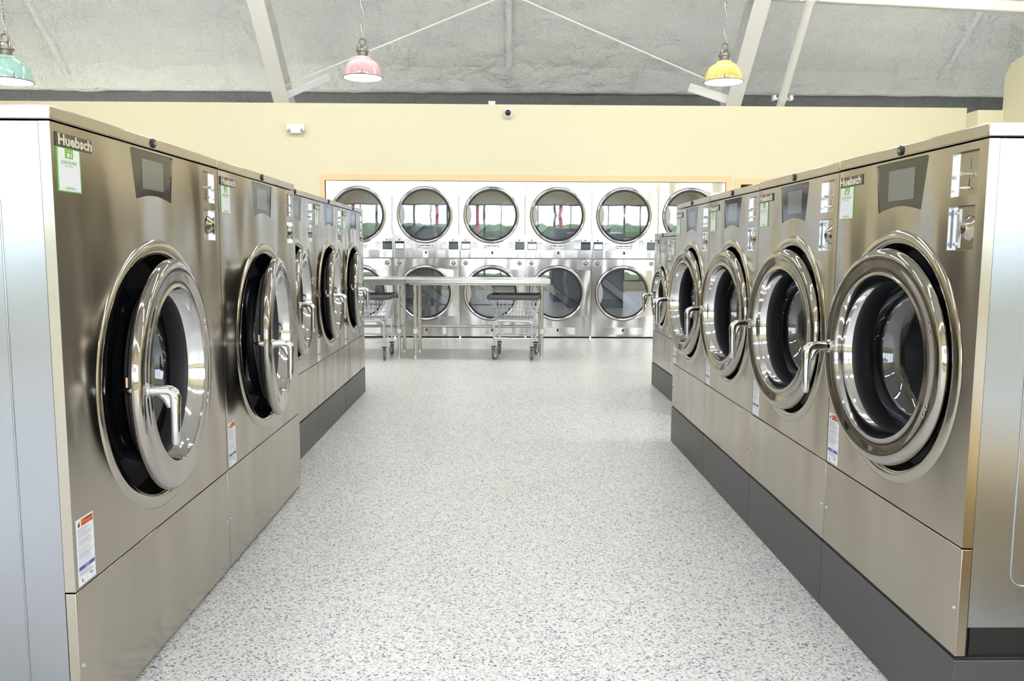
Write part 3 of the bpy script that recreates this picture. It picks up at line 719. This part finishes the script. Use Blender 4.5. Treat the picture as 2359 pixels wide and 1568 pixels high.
# ------------------------------------------------------------------ laundry carts
def make_cart(label, loc, rz):
    r = thing('laundry_cart', label, 'cart', loc, rz)
    W2, D2 = .275, .30; zt, zb = .672, .435; bw, bd = .205, .25
    # rim
    rim = [(x, y) for x, y in rrect(-W2, W2, -D2, D2, .05, 5)]
    f = MB(); n_ = len(rim); vs = []
    prof = ((1.0, .0), (1.03, .005), (1.035, .02), (1.0, .045), (.97, .045), (.955, .02), (.965, 0), (.985, -.004))
    for (s_, dz) in prof: vs += [(x*s_, y*s_, zt-.022+dz) for x, y in rim]
    K = len(prof); f.add(vs, [(j*n_+i, j*n_+(i+1) % n_, ((j+1) % K)*n_+(i+1) % n_, ((j+1) % K)*n_+i) for j in range(K) for i in range(n_)])
    f.build('rim', r, mats='charcoal')
    # wire basket
    f = MB(); wr = .0022
    lerp = lambda t: (W2+(bw-W2)*t, D2+(bd-D2)*t, zt+(zb-zt)*t)
    for k in range(1, 6):
        w_, d_, z_ = lerp(k/5.0); f.tube([(x, y, z_) for x, y in rrect(-w_, w_, -d_, d_, .04, 3)], wr*(1.6 if k == 5 else 1), 6, True)
    for i in range(12):
        t = -1+2*(i+.5)/12
        for sy in (-1, 1): f.tube([(t*(W2-.01), sy*D2, zt), (t*(bw-.01), sy*bd, zb)], wr, 5)
        for sx in (-1, 1): f.tube([(sx*W2, t*(D2-.01), zt), (sx*bw, t*(bd-.01), zb)], wr, 5)
        f.tube([(t*bw, -bd, zb), (t*bw, bd, zb)], wr, 5); f.tube([(-bw, t*bd, zb), (bw, t*bd, zb)], wr, 5)
    f.build('wire_basket', r, mats='zinc')
    # tube frame: arches front and back
    f = MB(); fx, fy = .205, .245
    for sy in (-1, 1):
        y = sy*fy
        pts = [(-fx, y, .15), (-fx, y, .375)]+[(-fx+.045-.045*cos(a), y, .375+.045*sin(a)) for a in (pi/6, pi/3, pi/2)]+[(fx-.045+.045*cos(a), y, .375+.045*sin(a)) for a in (pi/2, pi/3, pi/6)]+[(fx, y, .375), (fx, y, .15)]
        f.tube(pts, .0115, 12); f.cyl((-fx, y, .235), (fx, y, .235), .009, 10)
    for sx in (-1, 1): f.cyl((sx*fx, -fy, .235), (sx*fx, fy, .235), .008, 10); f.cyl((sx*fx*.7, -fy, .42), (sx*fx*.7, fy, .42), .007, 8)
    f.build('frame', r, mats='zinc')
    rn = random.Random(int(abs(loc[0])*10))
    for sx in (-1, 1):
        for sy in (-1, 1):
            X, Y = sx*fx, sy*fy; a = rn.uniform(-.5, .5); c_, s_ = cos(a), sin(a)
            q = lambda u, v, z: (X+u*c_-v*s_, Y+u*s_+v*c_, z)
            f = M('charcoal').lathe([(.001, .152), (.026, .150), (.028, .140), (.020, .132), (.001, .132)], (X, Y, 0), 'z', 20)
            f.mat('zinc')
            for u in (-.019, .019):
                f.add([q(u, -.018, .135), q(u, .018, .135), q(u, .036, .062), q(u, .016, .055)]+[q(u*1.12, -.018, .135), q(u*1.12, .018, .135), q(u*1.12, .036, .062), q(u*1.12, .016, .055)], [(0, 1, 2, 3), (4, 5, 6, 7), (0, 1, 5, 4), (1, 2, 6, 5), (2, 3, 7, 6), (3, 0, 4, 7)])
            cs = f.build('caster', r)
            f = MB(); g = [( .0615*1.0, .0)]
            prof = [(.040, -.011), (.054, -.014), (.061, -.010), (.0625, 0), (.061, .010), (.054, .014), (.040, .011)]
            f.mat('tire').lathe(prof, (0, 0, 0), 'x', 28); f.mat('wheel_grey').lathe([(.001, -.009), (.012, -.014), (.040, -.009), (.040, .009), (.012, .014), (.001, .009)], (0, 0, 0), 'x', 28)
            wh = f.build('wheel', cs); wh.location = q(0, .024, .0625); wh.rotation_euler = (0, 0, a)
    return r
make_cart('wire laundry cart with a charcoal rim under the right end of the long table', (.180, 8.86, 0), radians(-7))
make_cart('wire laundry cart half hidden behind the far left washer', (-1.405, 8.80, 0), radians(-2))

# ------------------------------------------------------------------ pendant lamps
def make_pendant(label, colour, loc, top):
    r = thing('pendant_lamp', label, 'pendant lamp', loc); clipa = random.uniform(0, 2)
    prof = [(.2, 0), (.199, .025), (.194, .06), (.183, .098), (.165, .132), (.139, .160), (.108, .180), (.086, .188), (.083, .200), (.072, .208), (.05, .210)]
    f = M(colour).lathe(prof, axis='z', n=64).mat('shade_white').lathe([(a-.004, c-.003) for a, c in prof], axis='z', n=64)
    s = f.build('lamp_shade', r, sharp=50, recalc=False)
    f = MB(); f.tube([(.2025*cos(2*pi*i/64), .2025*sin(2*pi*i/64), -.001) for i in range(64)], .0042, 8, True); f.build('rim_wire', s, mats='charcoal')
    for a in (clipa-2.1, clipa, clipa+2.1):
        f = MB(); c_, s_ = cos(a), sin(a); f.tube([(.203*c_, .203*s_, -.006), (.208*c_, .208*s_, .015), (.203*c_, .203*s_, .04)], .005, 8); f.build('clip', s, mats='gunmetal')
    f = MB(); f.lathe([(.193, .006), (.12, .001), (.0005, -.002)], axis='z', n=48); f.build('diffuser', r, mats='lamp_glow', sharp=180)
    f = MB(); f.lathe([(.046, .206), (.050, .215), (.051, .252), (.066, .256), (.067, .268), (.052, .272), (.052, .305), (.046, .318), (.02, .322), (.001, .322)], axis='z', n=32); c = f.build('lamp_cap', r, mats='gunmetal')
    for k in range(6):
        a = 2*pi*k/6; f = MB(); f.cyl((.052*cos(a), .052*sin(a), .272), (.052*cos(a), .052*sin(a), .312), .006, 8); f.build('cap_rib', c, mats='gunmetal')
    f = MB(); f.tube([(.034*cos(2*pi*i/24), 0, .356+.034*sin(2*pi*i/24)) for i in range(24)], .008, 10, True); f.build('hanging_ring', r, mats='gunmetal')
    H = top-loc[2]; f = MB(); z = .40; k = 0
    while z < H:
        pts = []
        for i in range(10):
            a = 2*pi*i/10; u, vv = .0075*cos(a), .019*sin(a)
            pts.append((u, 0, z+vv) if k % 2 else (0, u, z+vv))
        f.tube(pts, .0026, 5, True); z += .030; k += 1
    f.build('chain', r, mats='gunmetal')
    f = MB(); f.tube([(.011*sin(i*.9), .011*cos(i*.9), .33+(H-.33)*i/60) for i in range(61)], .0028, 6); f.build('cord', r, mats='white_plastic')
    return r
YP = 8.7
for (u, v, y, colr, lab) in ((836, 179, YP, 'shade_pink', 'pink enamel pendant lamp hanging in front of the ceiling'), (1667, 189, YP, 'shade_yellow', 'yellow enamel pendant lamp hanging beside the right rafter'), (17, 187, 7.2, 'shade_teal', 'teal enamel pendant lamp at the top left corner')):
    make_pendant(lab, colr, at(u, v, y), roofz(y))

# ------------------------------------------------------------------ wall fittings
p = at(1170, 262, BACK)
r = thing('security_camera', 'round white dome camera with a black lens high on the yellow wall', 'camera', (p.x, BACK, p.z))
MB().lathe([(.072, 0), (.072, .02), (.066, .032), (.055, .04), (.052, .055), (.045, .075), (.034, .085)], n=40).build('housing', r, mats='white_plastic')
MB().lathe([(.038, .083), (.034, .094), (.02, .103), (.0005, .106)], n=32).build('lens', r, mats='lens_black')
p0, p1 = at(662, 287, BACK), at(704, 308, BACK)
r = thing('emergency_light', 'white twin-spot emergency light on the yellow wall left of the dryers', 'emergency light', ((p0.x+p1.x)/2, BACK, (p0.z+p1.z)/2)); hw = (p1.x-p0.x)/2; hh = (p0.z-p1.z)/2
f = MB(); f.plate([(-hw, hh), (-hw, -hh*.1), (-hw*.75, -hh), (hw*.75, -hh), (hw, -hh*.1), (hw, hh)], [], -.06, .06); f.build('housing', r, mats='white_plastic', bevel=.006, smooth=False)
for sx in (-1, 1):
    g = MB(); g.lathe([(.024, 0), (.026, .012), (.022, .018), (.018, .012), (.0005, .010)], n=24); s = g.build('spot_lamp', r, mats='grey_plastic'); s.location = (sx*hw*.72, -.055, -hh*.5); s.rotation_euler = (radians(-15), 0, sx*radians(25))
p = at(1133, 230, BACK)
f = MB(); f.box(-.045, .045, .01, .09, 0, .045); o = f.build('junction_box', mats='white_plastic', bevel=.004); o.location = (p.x, BACK, WT+.001); tag(o, 'small white box standing on top of the yellow wall', 'box')

# ------------------------------------------------------------------ groups of repeats
GROUPS = {'plinth': 'plinths under the washers', 'stack_dryer': 'stacked dryers in the back wall', 'folding_table': 'folding tables before the dryers',
          'laundry_cart': 'laundry carts by the folding tables', 'pendant_lamp': 'enamel pendant lamps', 'rafter': 'white steel rafters',
          'ceiling_rib': 'foam covered ceiling ribs', 'brace_rod': 'roof brace rods', 'knee_brace': 'rafter knee braces'}
for o in list(COL.objects):
    if o.parent: continue
    base = o.name.split('.')[0]
    if base in GROUPS: o['group'] = GROUPS[base]
    elif base == 'washing_machine': o['group'] = 'washing machines in the left row' if o.location.x < 0 else 'washing machines in the right row'
